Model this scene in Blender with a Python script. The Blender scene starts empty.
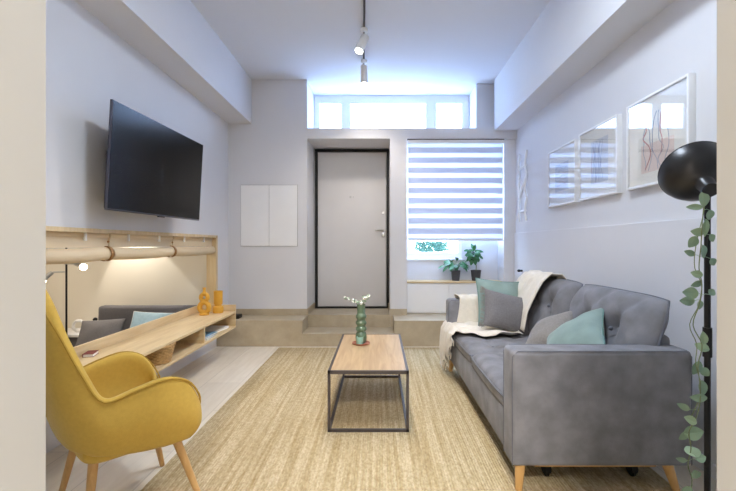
import bpy, bmesh, math, random
from mathutils import Vector, Matrix, noise
random.seed(7)
PI = math.pi
scn = bpy.context.scene
COL = scn.collection
V = Vector

# ------------------------------------------------------------------ materials
def lin(c):
    return tuple(((v/255)/12.92 if v/255 <= .04045 else ((v/255+.055)/1.055)**2.4) for v in c)

def mat(name, col, rough=.6, metal=0, var=0, vscale=6, bump=0, bscale=80, sheen=0, spec=.5, stretch=(1,1,1), col2=None, emit=None, estr=0, coat=0, trans=0):
    m = bpy.data.materials.new(name); m.use_nodes = True
    nt = m.node_tree; N = nt.nodes; L = nt.links
    b = N['Principled BSDF']
    c = lin(col)
    b.inputs['Base Color'].default_value = (*c, 1)
    b.inputs['Roughness'].default_value = rough
    b.inputs['Metallic'].default_value = metal
    b.inputs['Specular IOR Level'].default_value = spec
    if sheen:
        b.inputs['Sheen Weight'].default_value = sheen
        b.inputs['Sheen Roughness'].default_value = .4
    if coat: b.inputs['Coat Weight'].default_value = coat
    if emit:
        b.inputs['Emission Color'].default_value = (*lin(emit), 1)
        b.inputs['Emission Strength'].default_value = estr
    tc = N.new('ShaderNodeTexCoord'); mp = N.new('ShaderNodeMapping')
    mp.inputs['Scale'].default_value = stretch
    L.new(tc.outputs['Object'], mp.inputs['Vector'])
    n = N.new('ShaderNodeTexNoise'); n.inputs['Scale'].default_value = vscale
    n.inputs['Detail'].default_value = 6
    L.new(mp.outputs[0], n.inputs['Vector'])
    r = N.new('ShaderNodeValToRGB')
    c2 = lin(col2) if col2 else tuple(v*(1-var) for v in c)
    c1 = c if col2 else tuple(min(1, v*(1+var)) for v in c)
    r.color_ramp.elements[0].position = .3; r.color_ramp.elements[1].position = .7
    r.color_ramp.elements[0].color = (*c2, 1); r.color_ramp.elements[1].color = (*c1, 1)
    L.new(n.outputs['Fac'], r.inputs['Fac'])
    if var or col2: L.new(r.outputs[0], b.inputs['Base Color'])
    if bump:
        n2 = N.new('ShaderNodeTexNoise'); n2.inputs['Scale'].default_value = bscale
        n2.inputs['Detail'].default_value = 3
        L.new(mp.outputs[0], n2.inputs['Vector'])
        bp = N.new('ShaderNodeBump'); bp.inputs['Strength'].default_value = bump
        bp.inputs['Distance'].default_value = .004
        L.new(n2.outputs['Fac'], bp.inputs['Height']); L.new(bp.outputs[0], b.inputs['Normal'])
    return m

M = {}
M['wall'] = mat('plaster_white', (216,216,220), .9, var=.015, vscale=2, bump=.08, bscale=60, spec=.2)
M['ceil'] = mat('ceiling_paint', (218,220,226), .95, var=.01, vscale=2, spec=.1)
M['warmwall'] = mat('plaster_cream', (226,220,208), .9, var=.015, vscale=2, bump=.08, spec=.2)
M['jamb'] = mat('jamb_paint', (178,175,168), .85, var=.01, vscale=3, spec=.2)
M['white'] = mat('satin_white', (235,235,236), .45, var=.01)
M['doorwhite'] = mat('door_white', (214,212,213), .5, var=.01)
M['black'] = mat('black_metal', (22,22,24), .38, .3, var=.1, vscale=20)
M['iron'] = mat('table_iron', (82,75,74), .5, .4, var=.12, vscale=30)
M['rubber'] = mat('black_rubber', (14,14,15), .6, var=.1)
M['shade'] = mat('lamp_black', (54,53,54), .33, .55, var=.08, vscale=15)
M['chrome'] = mat('brushed_steel', (190,190,190), .3, 1, var=.05)
M['velvet'] = mat('sofa_velvet', (124,124,130), .85, var=.22, vscale=9, bump=.25, bscale=260, sheen=.12, spec=.2)
M['velvetpipe'] = mat('sofa_piping', (104,107,117), .8, var=.1, vscale=20, sheen=.2, spec=.2)
M['mustard'] = mat('mustard_wool', (200,166,80), .9, var=.04, vscale=60, bump=.3, bscale=420, sheen=.15, spec=.15)
M['mustardpipe'] = mat('mustard_piping', (180,146,66), .9, var=.05, vscale=60, spec=.15)
M['teal'] = mat('teal_velvet', (134,154,150), .8, var=.12, vscale=8, bump=.15, bscale=300, sheen=.2, spec=.2)
M['tealpipe'] = mat('teal_piping', (108,138,134), .8, var=.1, vscale=30, spec=.2)
M['greypil'] = mat('grey_linen', (116,114,117), .9, var=.12, vscale=90, bump=.3, bscale=350, sheen=.2, spec=.15)
M['taupepil'] = mat('taupe_linen', (140,136,134), .9, var=.1, vscale=80, bump=.3, bscale=350, sheen=.2, spec=.15)
M['cream'] = mat('cream_throw', (222,215,204), .95, var=.05, vscale=25, bump=.4, bscale=200, sheen=.2, spec=.1)
M['linen'] = mat('blind_linen', (216,198,168), .9, var=.08, vscale=10, bump=.3, bscale=150, spec=.1, stretch=(1,.15,1))
M['leather'] = mat('tan_leather', (150,108,58), .55, var=.15, vscale=30)
M['mustardceramic'] = mat('ochre_ceramic', (214,162,58), .6, var=.06, vscale=12, bump=.2, bscale=60)
M['green'] = mat('sage_ceramic', (92,114,90), .35, var=.15, vscale=15, coat=.3)
M['leaf'] = mat('leaf_green', (46,108,62), .45, var=.25, vscale=14)
M['euca'] = mat('eucalyptus_leaf', (158,178,140), .6, var=.28, vscale=9, col2=(118,150,134))
M['shrub'] = mat('outside_shrub', (96,140,120), .8, var=.3, vscale=20)
M['stem'] = mat('stem_brown', (124,132,92), .8, var=.1)
M['pot'] = mat('anthracite_pot', (62,62,68), .6, var=.08)
M['soil'] = mat('soil', (48,36,28), .95, var=.3, vscale=60)
M['petal'] = mat('petal_white', (236,236,228), .7, var=.03)
M['coaster'] = mat('coaster_wood', (150,92,70), .5, var=.15, vscale=30)
M['tealglass'] = mat('teal_glass_jar', (150,196,186), .15, var=.05, coat=.6)
M['blue'] = mat('book_blue', (120,160,190), .6, var=.12, vscale=30)
M['paper'] = mat('paper', (236,234,228), .8, var=.03, vscale=60)
M['red'] = mat('book_red', (120,50,52), .6, var=.1)
M['lightblue'] = mat('light_blue_cotton', (150,176,190), .9, var=.08, vscale=30, bump=.2, bscale=200)
M['headboard'] = mat('headboard_fabric', (104,102,106), .9, var=.08, vscale=60, bump=.25, bscale=300)
M['artblue'] = mat('ink_blue', (150,160,186), .8, var=.2)
M['artred'] = mat('ink_red', (196,136,132), .8, var=.2)
M['artpink'] = mat('wash_pink', (226,208,200), .8, var=.06, vscale=8)
M['artgrey'] = mat('wash_grey', (204,208,216), .8, var=.08, vscale=8)
M['glow'] = mat('lamp_diffuser', (255,255,255), .5, emit=(255,244,228), estr=14)
M['bulb'] = mat('warm_bulb', (255,250,240), .5, emit=(255,232,200), estr=22)
M['screen'] = mat('tv_screen', (4,4,4), .22, spec=.2, var=.05)
M['tvbody'] = mat('tv_body', (34,34,38), .45, var=.05)
M['tvtrim'] = mat('tv_trim', (88,88,100), .35, .7, var=.05)

def wood(name, c1, c2, axis='Y', rough=.5, scale=1.0, knots=0):
    m = bpy.data.materials.new(name); m.use_nodes = True
    nt = m.node_tree; N = nt.nodes; L = nt.links; b = N['Principled BSDF']
    b.inputs['Roughness'].default_value = rough
    tc = N.new('ShaderNodeTexCoord'); mp = N.new('ShaderNodeMapping')
    s = {'X': (1.2,14,14), 'Y': (14,1.2,14), 'Z': (14,14,1.2)}[axis]
    mp.inputs['Scale'].default_value = tuple(v*scale for v in s)
    n = N.new('ShaderNodeTexNoise'); n.inputs['Scale'].default_value = 2.2
    n.inputs['Detail'].default_value = 8; n.inputs['Distortion'].default_value = .6 + knots
    r = N.new('ShaderNodeValToRGB')
    r.color_ramp.elements[0].position = .3; r.color_ramp.elements[1].position = .68
    r.color_ramp.elements[0].color = (*lin(c2),1); r.color_ramp.elements[1].color = (*lin(c1),1)
    L.new(tc.outputs['Object'], mp.inputs['Vector']); L.new(mp.outputs[0], n.inputs['Vector'])
    L.new(n.outputs['Fac'], r.inputs['Fac']); L.new(r.outputs[0], b.inputs['Base Color'])
    bp = N.new('ShaderNodeBump'); bp.inputs['Strength'].default_value = .08; bp.inputs['Distance'].default_value=.003
    L.new(n.outputs['Fac'], bp.inputs['Height']); L.new(bp.outputs[0], b.inputs['Normal'])
    return m
M['oak'] = wood('pale_oak', (222,200,160), (204,178,136))
M['oakz'] = wood('pale_oak_upright', (222,200,160), (204,178,136), 'Z')
M['oakx'] = wood('pale_oak_cross', (222,200,160), (204,178,136), 'X')
M['tabletop'] = wood('table_oak', (190,162,124), (164,134,98), 'Y', .4, .8, .5)
M['beech'] = wood('beech_leg', (208,166,108), (190,146,88), 'Z', .45, 1.5)
M['wicker'] = mat('wicker', (188,152,100), .8, var=.2, vscale=60, bump=.4, bscale=90)

def floor_mat():
    m = bpy.data.materials.new('pale_wood_tile'); m.use_nodes = True
    nt = m.node_tree; N = nt.nodes; L = nt.links; b = N['Principled BSDF']
    tc = N.new('ShaderNodeTexCoord'); mp = N.new('ShaderNodeMapping')
    mp.inputs['Rotation'].default_value = (0,0,PI/2)
    L.new(tc.outputs['Object'], mp.inputs['Vector'])
    br = N.new('ShaderNodeTexBrick'); br.inputs['Scale'].default_value = 1
    br.inputs['Brick Width'].default_value = 1.2; br.inputs['Row Height'].default_value = .3
    br.inputs['Mortar Size'].default_value = .0025
    br.inputs['Color1'].default_value = (*lin((232,224,210)),1)
    br.inputs['Color2'].default_value = (*lin((222,214,200)),1)
    br.inputs['Mortar'].default_value = (*lin((196,189,177)),1)
    L.new(mp.outputs[0], br.inputs['Vector'])
    mp2 = N.new('ShaderNodeMapping'); mp2.inputs['Scale'].default_value = (10,1.2,1)
    L.new(tc.outputs['Object'], mp2.inputs['Vector'])
    n = N.new('ShaderNodeTexNoise'); n.inputs['Scale'].default_value = 2; n.inputs['Detail'].default_value = 8
    n.inputs['Distortion'].default_value = .8
    L.new(mp2.outputs[0], n.inputs['Vector'])
    r = N.new('ShaderNodeValToRGB'); r.color_ramp.elements[0].position=.3; r.color_ramp.elements[1].position=.7
    r.color_ramp.elements[0].color=(.88,.86,.83,1); r.color_ramp.elements[1].color=(1,1,1,1)
    L.new(n.outputs['Fac'], r.inputs['Fac'])
    mx = N.new('ShaderNodeMix'); mx.data_type='RGBA'; mx.blend_type='MULTIPLY'; mx.inputs['Factor'].default_value=1
    L.new(br.outputs['Color'], mx.inputs['A']); L.new(r.outputs[0], mx.inputs['B'])
    L.new(mx.outputs['Result'], b.inputs['Base Color'])
    b.inputs['Roughness'].default_value = .33
    return m
M['floor'] = floor_mat()

def stone_mat():
    m = bpy.data.materials.new('sand_stone_tile'); m.use_nodes = True
    nt = m.node_tree; N = nt.nodes; L = nt.links; b = N['Principled BSDF']
    tc = N.new('ShaderNodeTexCoord')
    n = N.new('ShaderNodeTexNoise'); n.inputs['Scale'].default_value = 5; n.inputs['Detail'].default_value = 9
    n.inputs['Roughness'].default_value=.65
    L.new(tc.outputs['Object'], n.inputs['Vector'])
    r = N.new('ShaderNodeValToRGB'); r.color_ramp.elements[0].position=.3; r.color_ramp.elements[1].position=.7
    r.color_ramp.elements[0].color=(*lin((164,150,126)),1); r.color_ramp.elements[1].color=(*lin((184,171,148)),1)
    L.new(n.outputs['Fac'], r.inputs['Fac']); L.new(r.outputs[0], b.inputs['Base Color'])
    b.inputs['Roughness'].default_value = .45
    return m
M['stone'] = stone_mat()

def rug_mat():
    m = bpy.data.materials.new('woven_jute'); m.use_nodes = True
    nt = m.node_tree; N = nt.nodes; L = nt.links; b = N['Principled BSDF']
    tc = N.new('ShaderNodeTexCoord')
    def nz(sc, det, st):
        mp = N.new('ShaderNodeMapping'); mp.inputs['Scale'].default_value = st
        L.new(tc.outputs['Object'], mp.inputs['Vector'])
        n = N.new('ShaderNodeTexNoise'); n.inputs['Scale'].default_value = sc; n.inputs['Detail'].default_value = det
        L.new(mp.outputs[0], n.inputs['Vector']); return n
    a = nz(3, 6, (14,.35,1)); f = nz(55, 4, (1.7,.8,1))
    ra = N.new('ShaderNodeValToRGB'); ra.color_ramp.elements[0].position=.34; ra.color_ramp.elements[1].position=.64
    ra.color_ramp.elements[0].color=(*lin((184,164,126)),1); ra.color_ramp.elements[1].color=(*lin((212,196,164)),1)
    L.new(a.outputs['Fac'], ra.inputs['Fac'])
    rf = N.new('ShaderNodeValToRGB'); rf.color_ramp.elements[0].position=.3; rf.color_ramp.elements[1].position=.65
    rf.color_ramp.elements[0].color=(.70,.66,.58,1); rf.color_ramp.elements[1].color=(1,1,1,1)
    L.new(f.outputs['Fac'], rf.inputs['Fac'])
    mx = N.new('ShaderNodeMix'); mx.data_type='RGBA'; mx.blend_type='MULTIPLY'; mx.inputs['Factor'].default_value=1
    L.new(ra.outputs[0], mx.inputs['A']); L.new(rf.outputs[0], mx.inputs['B'])
    L.new(mx.outputs['Result'], b.inputs['Base Color'])
    w = N.new('ShaderNodeTexWave'); w.inputs['Scale'].default_value = 22; w.inputs['Distortion'].default_value=1.2
    L.new(tc.outputs['Object'], w.inputs['Vector'])
    ad = N.new('ShaderNodeMath'); L.new(w.outputs['Fac'], ad.inputs[0]); L.new(f.outputs['Fac'], ad.inputs[1])
    bp = N.new('ShaderNodeBump'); bp.inputs['Strength'].default_value=.6; bp.inputs['Distance'].default_value=.006
    L.new(ad.outputs[0], bp.inputs['Height']); L.new(bp.outputs[0], b.inputs['Normal'])
    b.inputs['Roughness'].default_value = .95; b.inputs['Specular IOR Level'].default_value=.1
    return m
M['rug'] = rug_mat()

def glass_mat(name, refl=.04, tint=(1,1,1)):
    m = bpy.data.materials.new(name); m.use_nodes = True
    nt = m.node_tree; N = nt.nodes; L = nt.links
    N.remove(N['Principled BSDF']); out = N['Material Output']
    t = N.new('ShaderNodeBsdfTransparent'); t.inputs[0].default_value = (*tint,1)
    g = N.new('ShaderNodeBsdfGlossy'); g.inputs['Roughness'].default_value = .02
    lw = N.new('ShaderNodeLayerWeight'); lw.inputs['Blend'].default_value = .5
    pw = N.new('ShaderNodeMath'); pw.operation='POWER'; pw.inputs[1].default_value = 3.2
    L.new(lw.outputs['Facing'], pw.inputs[0])
    fr = N.new('ShaderNodeMath'); fr.operation='MULTIPLY_ADD'; fr.inputs[1].default_value=.9; fr.inputs[2].default_value=refl
    L.new(pw.outputs[0], fr.inputs[0]); fr.use_clamp=True
    mx = N.new('ShaderNodeMixShader')
    L.new(fr.outputs[0], mx.inputs[0]); L.new(t.outputs[0], mx.inputs[1]); L.new(g.outputs[0], mx.inputs[2])
    L.new(mx.outputs[0], out.inputs[0])
    return m
M['glass'] = glass_mat('clear_glass')

def sheer_mat(name, col, ftrans, fsee):
    m = bpy.data.materials.new(name); m.use_nodes = True
    nt = m.node_tree; N = nt.nodes; L = nt.links
    N.remove(N['Principled BSDF']); out = N['Material Output']
    d = N.new('ShaderNodeBsdfDiffuse'); d.inputs[0].default_value = (*lin(col),1)
    t = N.new('ShaderNodeBsdfTranslucent'); t.inputs[0].default_value = (*lin(col),1)
    s = N.new('ShaderNodeBsdfTransparent')
    m1 = N.new('ShaderNodeMixShader'); m1.inputs[0].default_value = ftrans
    L.new(d.outputs[0], m1.inputs[1]); L.new(t.outputs[0], m1.inputs[2])
    m2 = N.new('ShaderNodeMixShader'); m2.inputs[0].default_value = fsee
    L.new(m1.outputs[0], m2.inputs[1]); L.new(s.outputs[0], m2.inputs[2])
    L.new(m2.outputs[0], out.inputs[0])
    return m
M['sheer'] = sheer_mat('sheer_stripe', (226,232,244), .46, .06)
M['opaque'] = sheer_mat('opaque_stripe', (206,210,222), .24, 0)
M['frost'] = sheer_mat('frosted_glass', (236,242,250), .9, .22)

# ------------------------------------------------------------------ mesh helpers
OFF = {}
def thing(name, loc=(0,0,0), label=None, cat=None, group=None, rz=0):
    o = bpy.data.objects.new(name, None); COL.objects.link(o)
    o.empty_display_size = .1
    o.location = loc; o.rotation_euler = (0,0,rz)
    OFF[o] = V(loc)
    tag(o, label, cat, group); return o
def tag(o, label=None, cat=None, group=None, kind=None):
    if label: o['label'] = label
    if cat: o['category'] = cat
    if group: o['group'] = group
    if kind: o['kind'] = kind
    return o

class MB:
    def __init__(s): s.bm = bmesh.new()
    def raw(s, vs, fs, mt=None):
        b = [s.bm.verts.new(mt @ V(v) if mt else V(v)) for v in vs]
        for f in fs:
            try: s.bm.faces.new([b[i] for i in f])
            except ValueError: pass
        return s
    def box(s, x0,x1,y0,y1,z0,z1, r=0, seg=2, mt=None):
        t = bmesh.new(); bmesh.ops.create_cube(t, size=1)
        for v in t.verts: v.co = V(((x0+x1)/2+v.co.x*(x1-x0), (y0+y1)/2+v.co.y*(y1-y0), (z0+z1)/2+v.co.z*(z1-z0)))
        if r: bmesh.ops.bevel(t, geom=list(t.edges), offset=r, segments=seg, profile=.5, affect='EDGES')
        t.verts.index_update()
        s.raw([v.co for v in t.verts], [[v.index for v in f.verts] for f in t.faces], mt); t.free(); return s
    def cyl(s, p0, p1, r0, r1=None, seg=20, cap=True):
        p0, p1 = V(p0), V(p1); r1 = r0 if r1 is None else r1
        q = (p1-p0).to_track_quat('Z','Y').to_matrix()
        vs=[]; fs=[]
        for p, r in ((p0,r0),(p1,r1)):
            for k in range(seg):
                a=2*PI*k/seg; vs.append(p+q@V((math.cos(a)*r, math.sin(a)*r, 0)))
        for k in range(seg): fs.append([k,(k+1)%seg,seg+(k+1)%seg,seg+k])
        if cap: fs += [list(range(seg))[::-1], list(range(seg,2*seg))]
        return s.raw(vs, fs)
    def tube(s, pts, r, seg=8, closed=False, rad=None):
        pts=[V(p) for p in pts]; n=len(pts); vs=[]; fs=[]
        T=[]
        for i in range(n):
            if closed: t = pts[(i+1)%n]-pts[i-1]
            else: t = pts[min(i+1,n-1)]-pts[max(i-1,0)]
            T.append(t.normalized() if t.length>1e-9 else V((0,0,1)))
        up = V((0,0,1)) if abs(T[0].z)<.9 else V((1,0,0))
        nrm = (up - T[0]*up.dot(T[0])).normalized()
        for i in range(n):
            nrm = (nrm - T[i]*nrm.dot(T[i])).normalized(); bi = T[i].cross(nrm)
            rr = rad[i] if rad else r
            for k in range(seg):
                a=2*PI*k/seg; vs.append(pts[i]+nrm*math.cos(a)*rr+bi*math.sin(a)*rr)
        m = n if closed else n-1
        for i in range(m):
            j=(i+1)%n
            for k in range(seg): fs.append([i*seg+k, i*seg+(k+1)%seg, j*seg+(k+1)%seg, j*seg+k])
        if not closed: fs += [list(range(seg))[::-1], list(range((n-1)*seg, n*seg))]
        return s.raw(vs, fs)
    def lathe(s, prof, c=(0,0,0), seg=32, mt=None):
        vs=[]; fs=[]; c=V(c); n=len(prof)
        for r,z in prof:
            for k in range(seg):
                a=2*PI*k/seg; p=V((max(r,1e-4)*math.cos(a), max(r,1e-4)*math.sin(a), z)); vs.append((mt@p if mt else p)+c)
        for i in range(n-1):
            for k in range(seg): fs.append([i*seg+k, i*seg+(k+1)%seg, (i+1)*seg+(k+1)%seg, (i+1)*seg+k])
        fs += [list(range(seg))[::-1], list(range((n-1)*seg, n*seg))]
        return s.raw(vs, fs)
    def ball(s, c, r, sc=(1,1,1), seg=12):
        prof=[(r*math.sin(PI*i/seg), -r*math.cos(PI*i/seg)) for i in range(seg+1)]
        return s.lathe(prof, c, seg*2, Matrix.Diagonal(V(sc)))
    def grid(s, fn, nu, nv):
        vs=[fn(i/nu, j/nv) for i in range(nu+1) for j in range(nv+1)]
        fs=[[i*(nv+1)+j,(i+1)*(nv+1)+j,(i+1)*(nv+1)+j+1,i*(nv+1)+j+1] for i in range(nu) for j in range(nv)]
        return s.raw(vs, fs)
    def leaf(s, base, d, n, L, W, curl=.25, fold=.12):
        base=V(base); d=V(d).normalized(); n=V(n); n=(n-d*n.dot(d)).normalized(); sd=d.cross(n)
        vs=[]; fs=[]; K=6
        for i in range(K+1):
            t=i/K; w=W*.5*math.sin(PI*min(.985,max(.02,t))**.85)**.7
            c=base+d*(L*t)-n*(curl*L*t*t)
            vs += [c+sd*w+n*fold*w, c, c-sd*w+n*fold*w]
        for i in range(K):
            a=i*3; fs += [[a,a+1,a+4,a+3],[a+1,a+2,a+5,a+4]]
        return s.raw(vs, fs)
    def build(s, name, m, parent=None, local=False, smooth=40, solid=0, sub=0, soff=0):
        bm=s.bm
        bmesh.ops.recalc_face_normals(bm, faces=bm.faces)
        if parent is not None and not local:
            mw = chain(parent).inverted()
            for v in bm.verts: v.co = mw @ v.co
        me=bpy.data.meshes.new(name); bm.to_mesh(me); bm.free()
        o=bpy.data.objects.new(name, me); COL.objects.link(o)
        me.materials.append(m)
        if parent is not None: o.parent=parent
        if smooth:
            me.shade_smooth(); me.set_sharp_from_angle(angle=math.radians(smooth))
        if solid:
            md=o.modifiers.new('thickness','SOLIDIFY'); md.thickness=solid; md.offset=soff
        if sub:
            md=o.modifiers.new('smooth','SUBSURF'); md.levels=sub; md.render_levels=sub
        return o
def chain(o):
    mt = Matrix.Identity(4)
    while o is not None:
        mt = Matrix.LocRotScale(o.location, o.rotation_euler, o.scale) @ mt
        o = o.parent
    return mt
def struct(name, mb, m, parent=None, label=None, **k):
    o = mb.build(name, m, parent, **k)
    if parent is None: o['kind']='structure'
    if label: o['label']=label
    return o
def frame_mt(c, right, up):
    r=V(right).normalized(); u=V(up); u=(u-r*u.dot(r)).normalized(); n=r.cross(u)
    m=Matrix((r,u,n)).transposed().to_4x4(); m.translation=V(c); return m
def catmull(P, n=6):
    P=[V(p) for p in P]; out=[]
    for i in range(len(P)-1):
        p0=P[max(i-1,0)]; p1=P[i]; p2=P[i+1]; p3=P[min(i+2,len(P)-1)]
        for k in range(n):
            t=k/n
            out.append(.5*((2*p1)+(p2-p0)*t+(2*p0-5*p1+4*p2-p3)*t*t+(3*p1-p0-3*p2+p3)*t**3))
    out.append(P[-1]); return out
def copy_tree(o, parent=None):
    c=o.copy(); COL.objects.link(c); c.parent=parent
    for ch in list(o.children): copy_tree(ch, c)
    return c

def cushion(w, h, t, p=3, q=.5, pinch=.0, rnd=.0, tufts=(), td=.02, tr=.05, n=26, back=1.0, wr=0, seed=0, crease=()):
    """returns verts, faces, border (local: x width, y height, z front)"""
    A=[math.sin(PI/2*(2*i/n-1)) for i in range(n+1)]
    vs=[]; idx={}; fs=[]; border=[]
    def xy(u,v):
        x=u*(1-pinch*(1-v*v))*math.sqrt(max(0,1-rnd*v*v*v*v*abs(u))); y=v*(1-pinch*(1-u*u))*math.sqrt(max(0,1-rnd*u*u*u*u*abs(v)))
        return x*w/2, y*h/2
    for side in (1,-1):
        for i,u in enumerate(A):
            for j,v in enumerate(A):
                edge = i in (0,n) or j in (0,n)
                if side==-1 and edge: idx[(side,i,j)]=idx[(1,i,j)]; continue
                x,y=xy(u,v)
                pr=((1-abs(u)**p)*(1-abs(v)**p))**q
                z=t/2*pr*(1 if side==1 else back)
                if side==1:
                    for (tx,ty) in tufts:
                        d2=((x-tx*w/2)**2+(y-ty*h/2)**2)/tr**2
                        z-=td*math.exp(-d2)+td*.6*math.exp(-d2/6)
                    for (ax,ay,bx,by) in crease:
                        a=V((ax*w/2,ay*h/2)); b=V((bx*w/2,by*h/2)); ab=b-a; pp=V((x,y))
                        tt=max(0,min(1,(pp-a).dot(ab)/ab.length_squared)); d=(pp-(a+ab*tt)).length
                        z-=td*.35*math.exp(-(d/(tr*.35))**2)*pr
                if wr and not edge: z+=wr*pr*noise.noise(V((x*9+seed,y*9,side*3)))
                idx[(side,i,j)]=len(vs); vs.append(V((x,y,z*side)))
        for i in range(n):
            for j in range(n):
                q4=[idx[(side,i,j)],idx[(side,i+1,j)],idx[(side,i+1,j+1)],idx[(side,i,j+1)]]
                fs.append(q4 if side==1 else q4[::-1])
    ring=[(i,0) for i in range(n)]+[(n,j) for j in range(n)]+[(n-i,n) for i in range(n)]+[(0,n-j) for j in range(n)]
    border=[vs[idx[(1,i,j)]].copy() for i,j in ring]
    return vs, fs, border

H = 1.2
# ================================================================== SETTING
LX, RX = -1.91, 1.75
CZ = 3.29
BY = 5.26           # plane of the end wall
PZ = .307           # raised landing
struct('floor', MB().box(-1.96,1.9,-3.2,6.0,-.12,0), M['floor'])
struct('ceiling', MB().box(-2.03,1.9,-3.2,6.1,CZ,CZ+.12), M['ceil'])
# left wall with pass-through opening
OY0, OY1, OZ0, OZ1 = 2.15, 4.865, .48, 1.30
w = MB()
w.box(LX-.1,LX,-3.2,OY0,0,CZ); w.box(LX-.1,LX,OY1,6.1,0,CZ)
w.box(LX-.1,LX,OY0,OY1,0,OZ0); w.box(LX-.1,LX,OY0,OY1,OZ1,CZ)
struct('wall_left', w, M['wall'], smooth=0)
# right wall, thicker below dado height
w = MB(); w.box(RX,RX+.12,-3.2,6.1,0,CZ); w.box(RX-.022,RX+.01,.65,BY+.1,0,1.345,r=.004)
struct('wall_right', w, M['wall'], smooth=0)
# end wall: left pier, lintel, pilaster, window wall, transom piers
w = MB()
w.box(LX-.1,-.912,BY,6.05,0,CZ)
w.box(-.912,RX+.05,BY,6.05,2.544,2.674)
w.box(.141,.354,BY,6.05,0,2.544)
w.box(-.912,.141,5.905,6.05,0,2.544)
w.box(1.268,RX+.05,5.40,6.05,2.674,CZ)
w.box(1.60,RX+.05,5.32,6.05,0,2.544)
w.box(.354,1.60,5.60,5.80,0,1.00)
w.box(1.12,1.60,5.60,5.80,1.00,1.25)
w.box(.354,1.60,5.60,5.80,2.50,2.544)
struct('wall_back', w, M['wall'], smooth=0)
# beams
struct('trim_1', MB().box(LX-.05,-1.615,.5,BY+.01,2.731,CZ+.02), M['wall'], smooth=0)
struct('trim_2', MB().box(1.465,RX+.05,.5,BY+.01,2.645,CZ+.02), M['wall'], smooth=0)
# front wall with the opening the camera looks through
w = MB(); w.box(LX-.05,-.522,.35,.65,0,CZ); w.box(.529,RX+.05,.35,.65,0,CZ)
struct('wall_front', w, M['jamb'], smooth=0)
# room behind the camera
struct('wall_rear', MB().box(LX-.05,RX+.05,-3.2,-3.08,0,CZ), M['warmwall'], smooth=0)
# landing of stone tile with a lower step in front of the door
w = MB()
w.box(LX,-.90,4.877,BY,0,PZ,r=.003); w.box(.18,RX,4.877,BY,0,PZ,r=.003)
w.box(-.90,.18,4.877,BY,0,.153,r=.003)
w.box(-.912,.141,BY,5.905,0,PZ); w.box(.354,1.60,BY,5.60,0,PZ)
struct('trim_3', w, M['stone'], smooth=0, label='raised stone-tiled landing with a lower step in front of the entrance door')
w = MB()
w.box(LX,-.912,BY-.012,BY,PZ,PZ+.078); w.box(.141,.354,BY-.012,BY,PZ,PZ+.078)
w.box(.142,.178,BY-.008,BY-.001,.155,PZ-.002); w.box(-.912,-.90,BY,5.84,PZ,PZ+.078); w.box(.129,.141,BY,5.84,PZ,PZ+.078)
struct('baseboard_back', w, M['stone'], smooth=0)
struct('baseboard_right', MB().box(RX-.036,RX-.022,.65,4.877,0,.07), M['white'], smooth=0)

# room beyond the pass-through (a lower bedroom)
struct('wall_bedroom', MB().box(-6.0,LX-.1,5.0,5.12,-.5,2.6).box(-6.0,-5.9,.5,5.0,-.5,2.6).box(-6.0,LX-.1,.5,.6,-.5,2.6), M['warmwall'], smooth=0)
struct('floor_bedroom', MB().box(-6.0,LX-.1,.5,5.1,-.52,-.4), M['floor'], smooth=0)
struct('ceiling_bedroom', MB().box(-6.0,LX-.1,.5,5.1,2.6,2.7), M['ceil'], smooth=0)
struct('baseboard_bedroom', MB().box(LX-.11,LX-.1,.6,5.0,-.5,0), M['warmwall'], smooth=0)

# pass-through frame in pale oak
w = MB()
w.box(LX-.10,LX+.012,OY1-.03,OY1+.02,OZ0,OZ1+.004); w.box(LX-.10,LX+.012,OY0-.02,OY0+.03,OZ0,OZ1+.004)
w.box(LX-.10,LX+.012,OY0-.02,OY1+.02,OZ1-.022,OZ1+.006); w.box(LX-.10,LX+.012,OY0-.02,OY1+.02,OZ0-.01,OZ0+.01)
struct('trim_4', w, M['oakz'], smooth=0, label='pale wood frame lining the opening in the left wall')

# entrance door
d = struct('door_1', MB().box(-.895,-.862,5.80,5.86,PZ,2.531).box(.108,.141,5.80,5.86,PZ,2.531).box(-.862,.108,5.80,5.86,2.497,2.531).box(-.862,.108,5.80,5.86,PZ,PZ+.022), M['black'], smooth=0)
pn = struct('door_panel', MB().box(-.858,.104,5.818,5.87,PZ+.026,2.493,r=.004), M['doorwhite'], d)
struct('door_frame_reveal', MB().box(-.912,-.895,5.83,5.91,PZ,2.544).box(-.895,.141,5.86,5.91,2.53,2.544), M['wall'], d, smooth=0)
hd = MB(); hd.cyl((.062,5.82,1.40),(.062,5.77,1.40),.012); hd.tube([(.062,5.772,1.40),(.03,5.768,1.40),(-.055,5.768,1.395)],.010)
struct('handle', hd, M['chrome'], d)
struct('escutcheon', MB().box(.038,.086,5.808,5.82,1.30,1.37,r=.004).cyl((.062,5.81,1.335),(.062,5.795,1.335),.014), M['chrome'], d)
struct('lock_cylinder', MB().cyl((.062,5.82,1.64),(.062,5.806,1.64),.016), M['chrome'], d)
struct('peephole', MB().cyl((-.40,5.82,1.865),(-.40,5.808,1.865),.016).cyl((-.36,5.82,1.865),(-.36,5.808,1.865),.008), M['chrome'], d)
# floor behind the door
struct('trim_5', MB().box(-1.0,.2,5.905,6.05,0,2.55), M['wall'], smooth=0)

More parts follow.
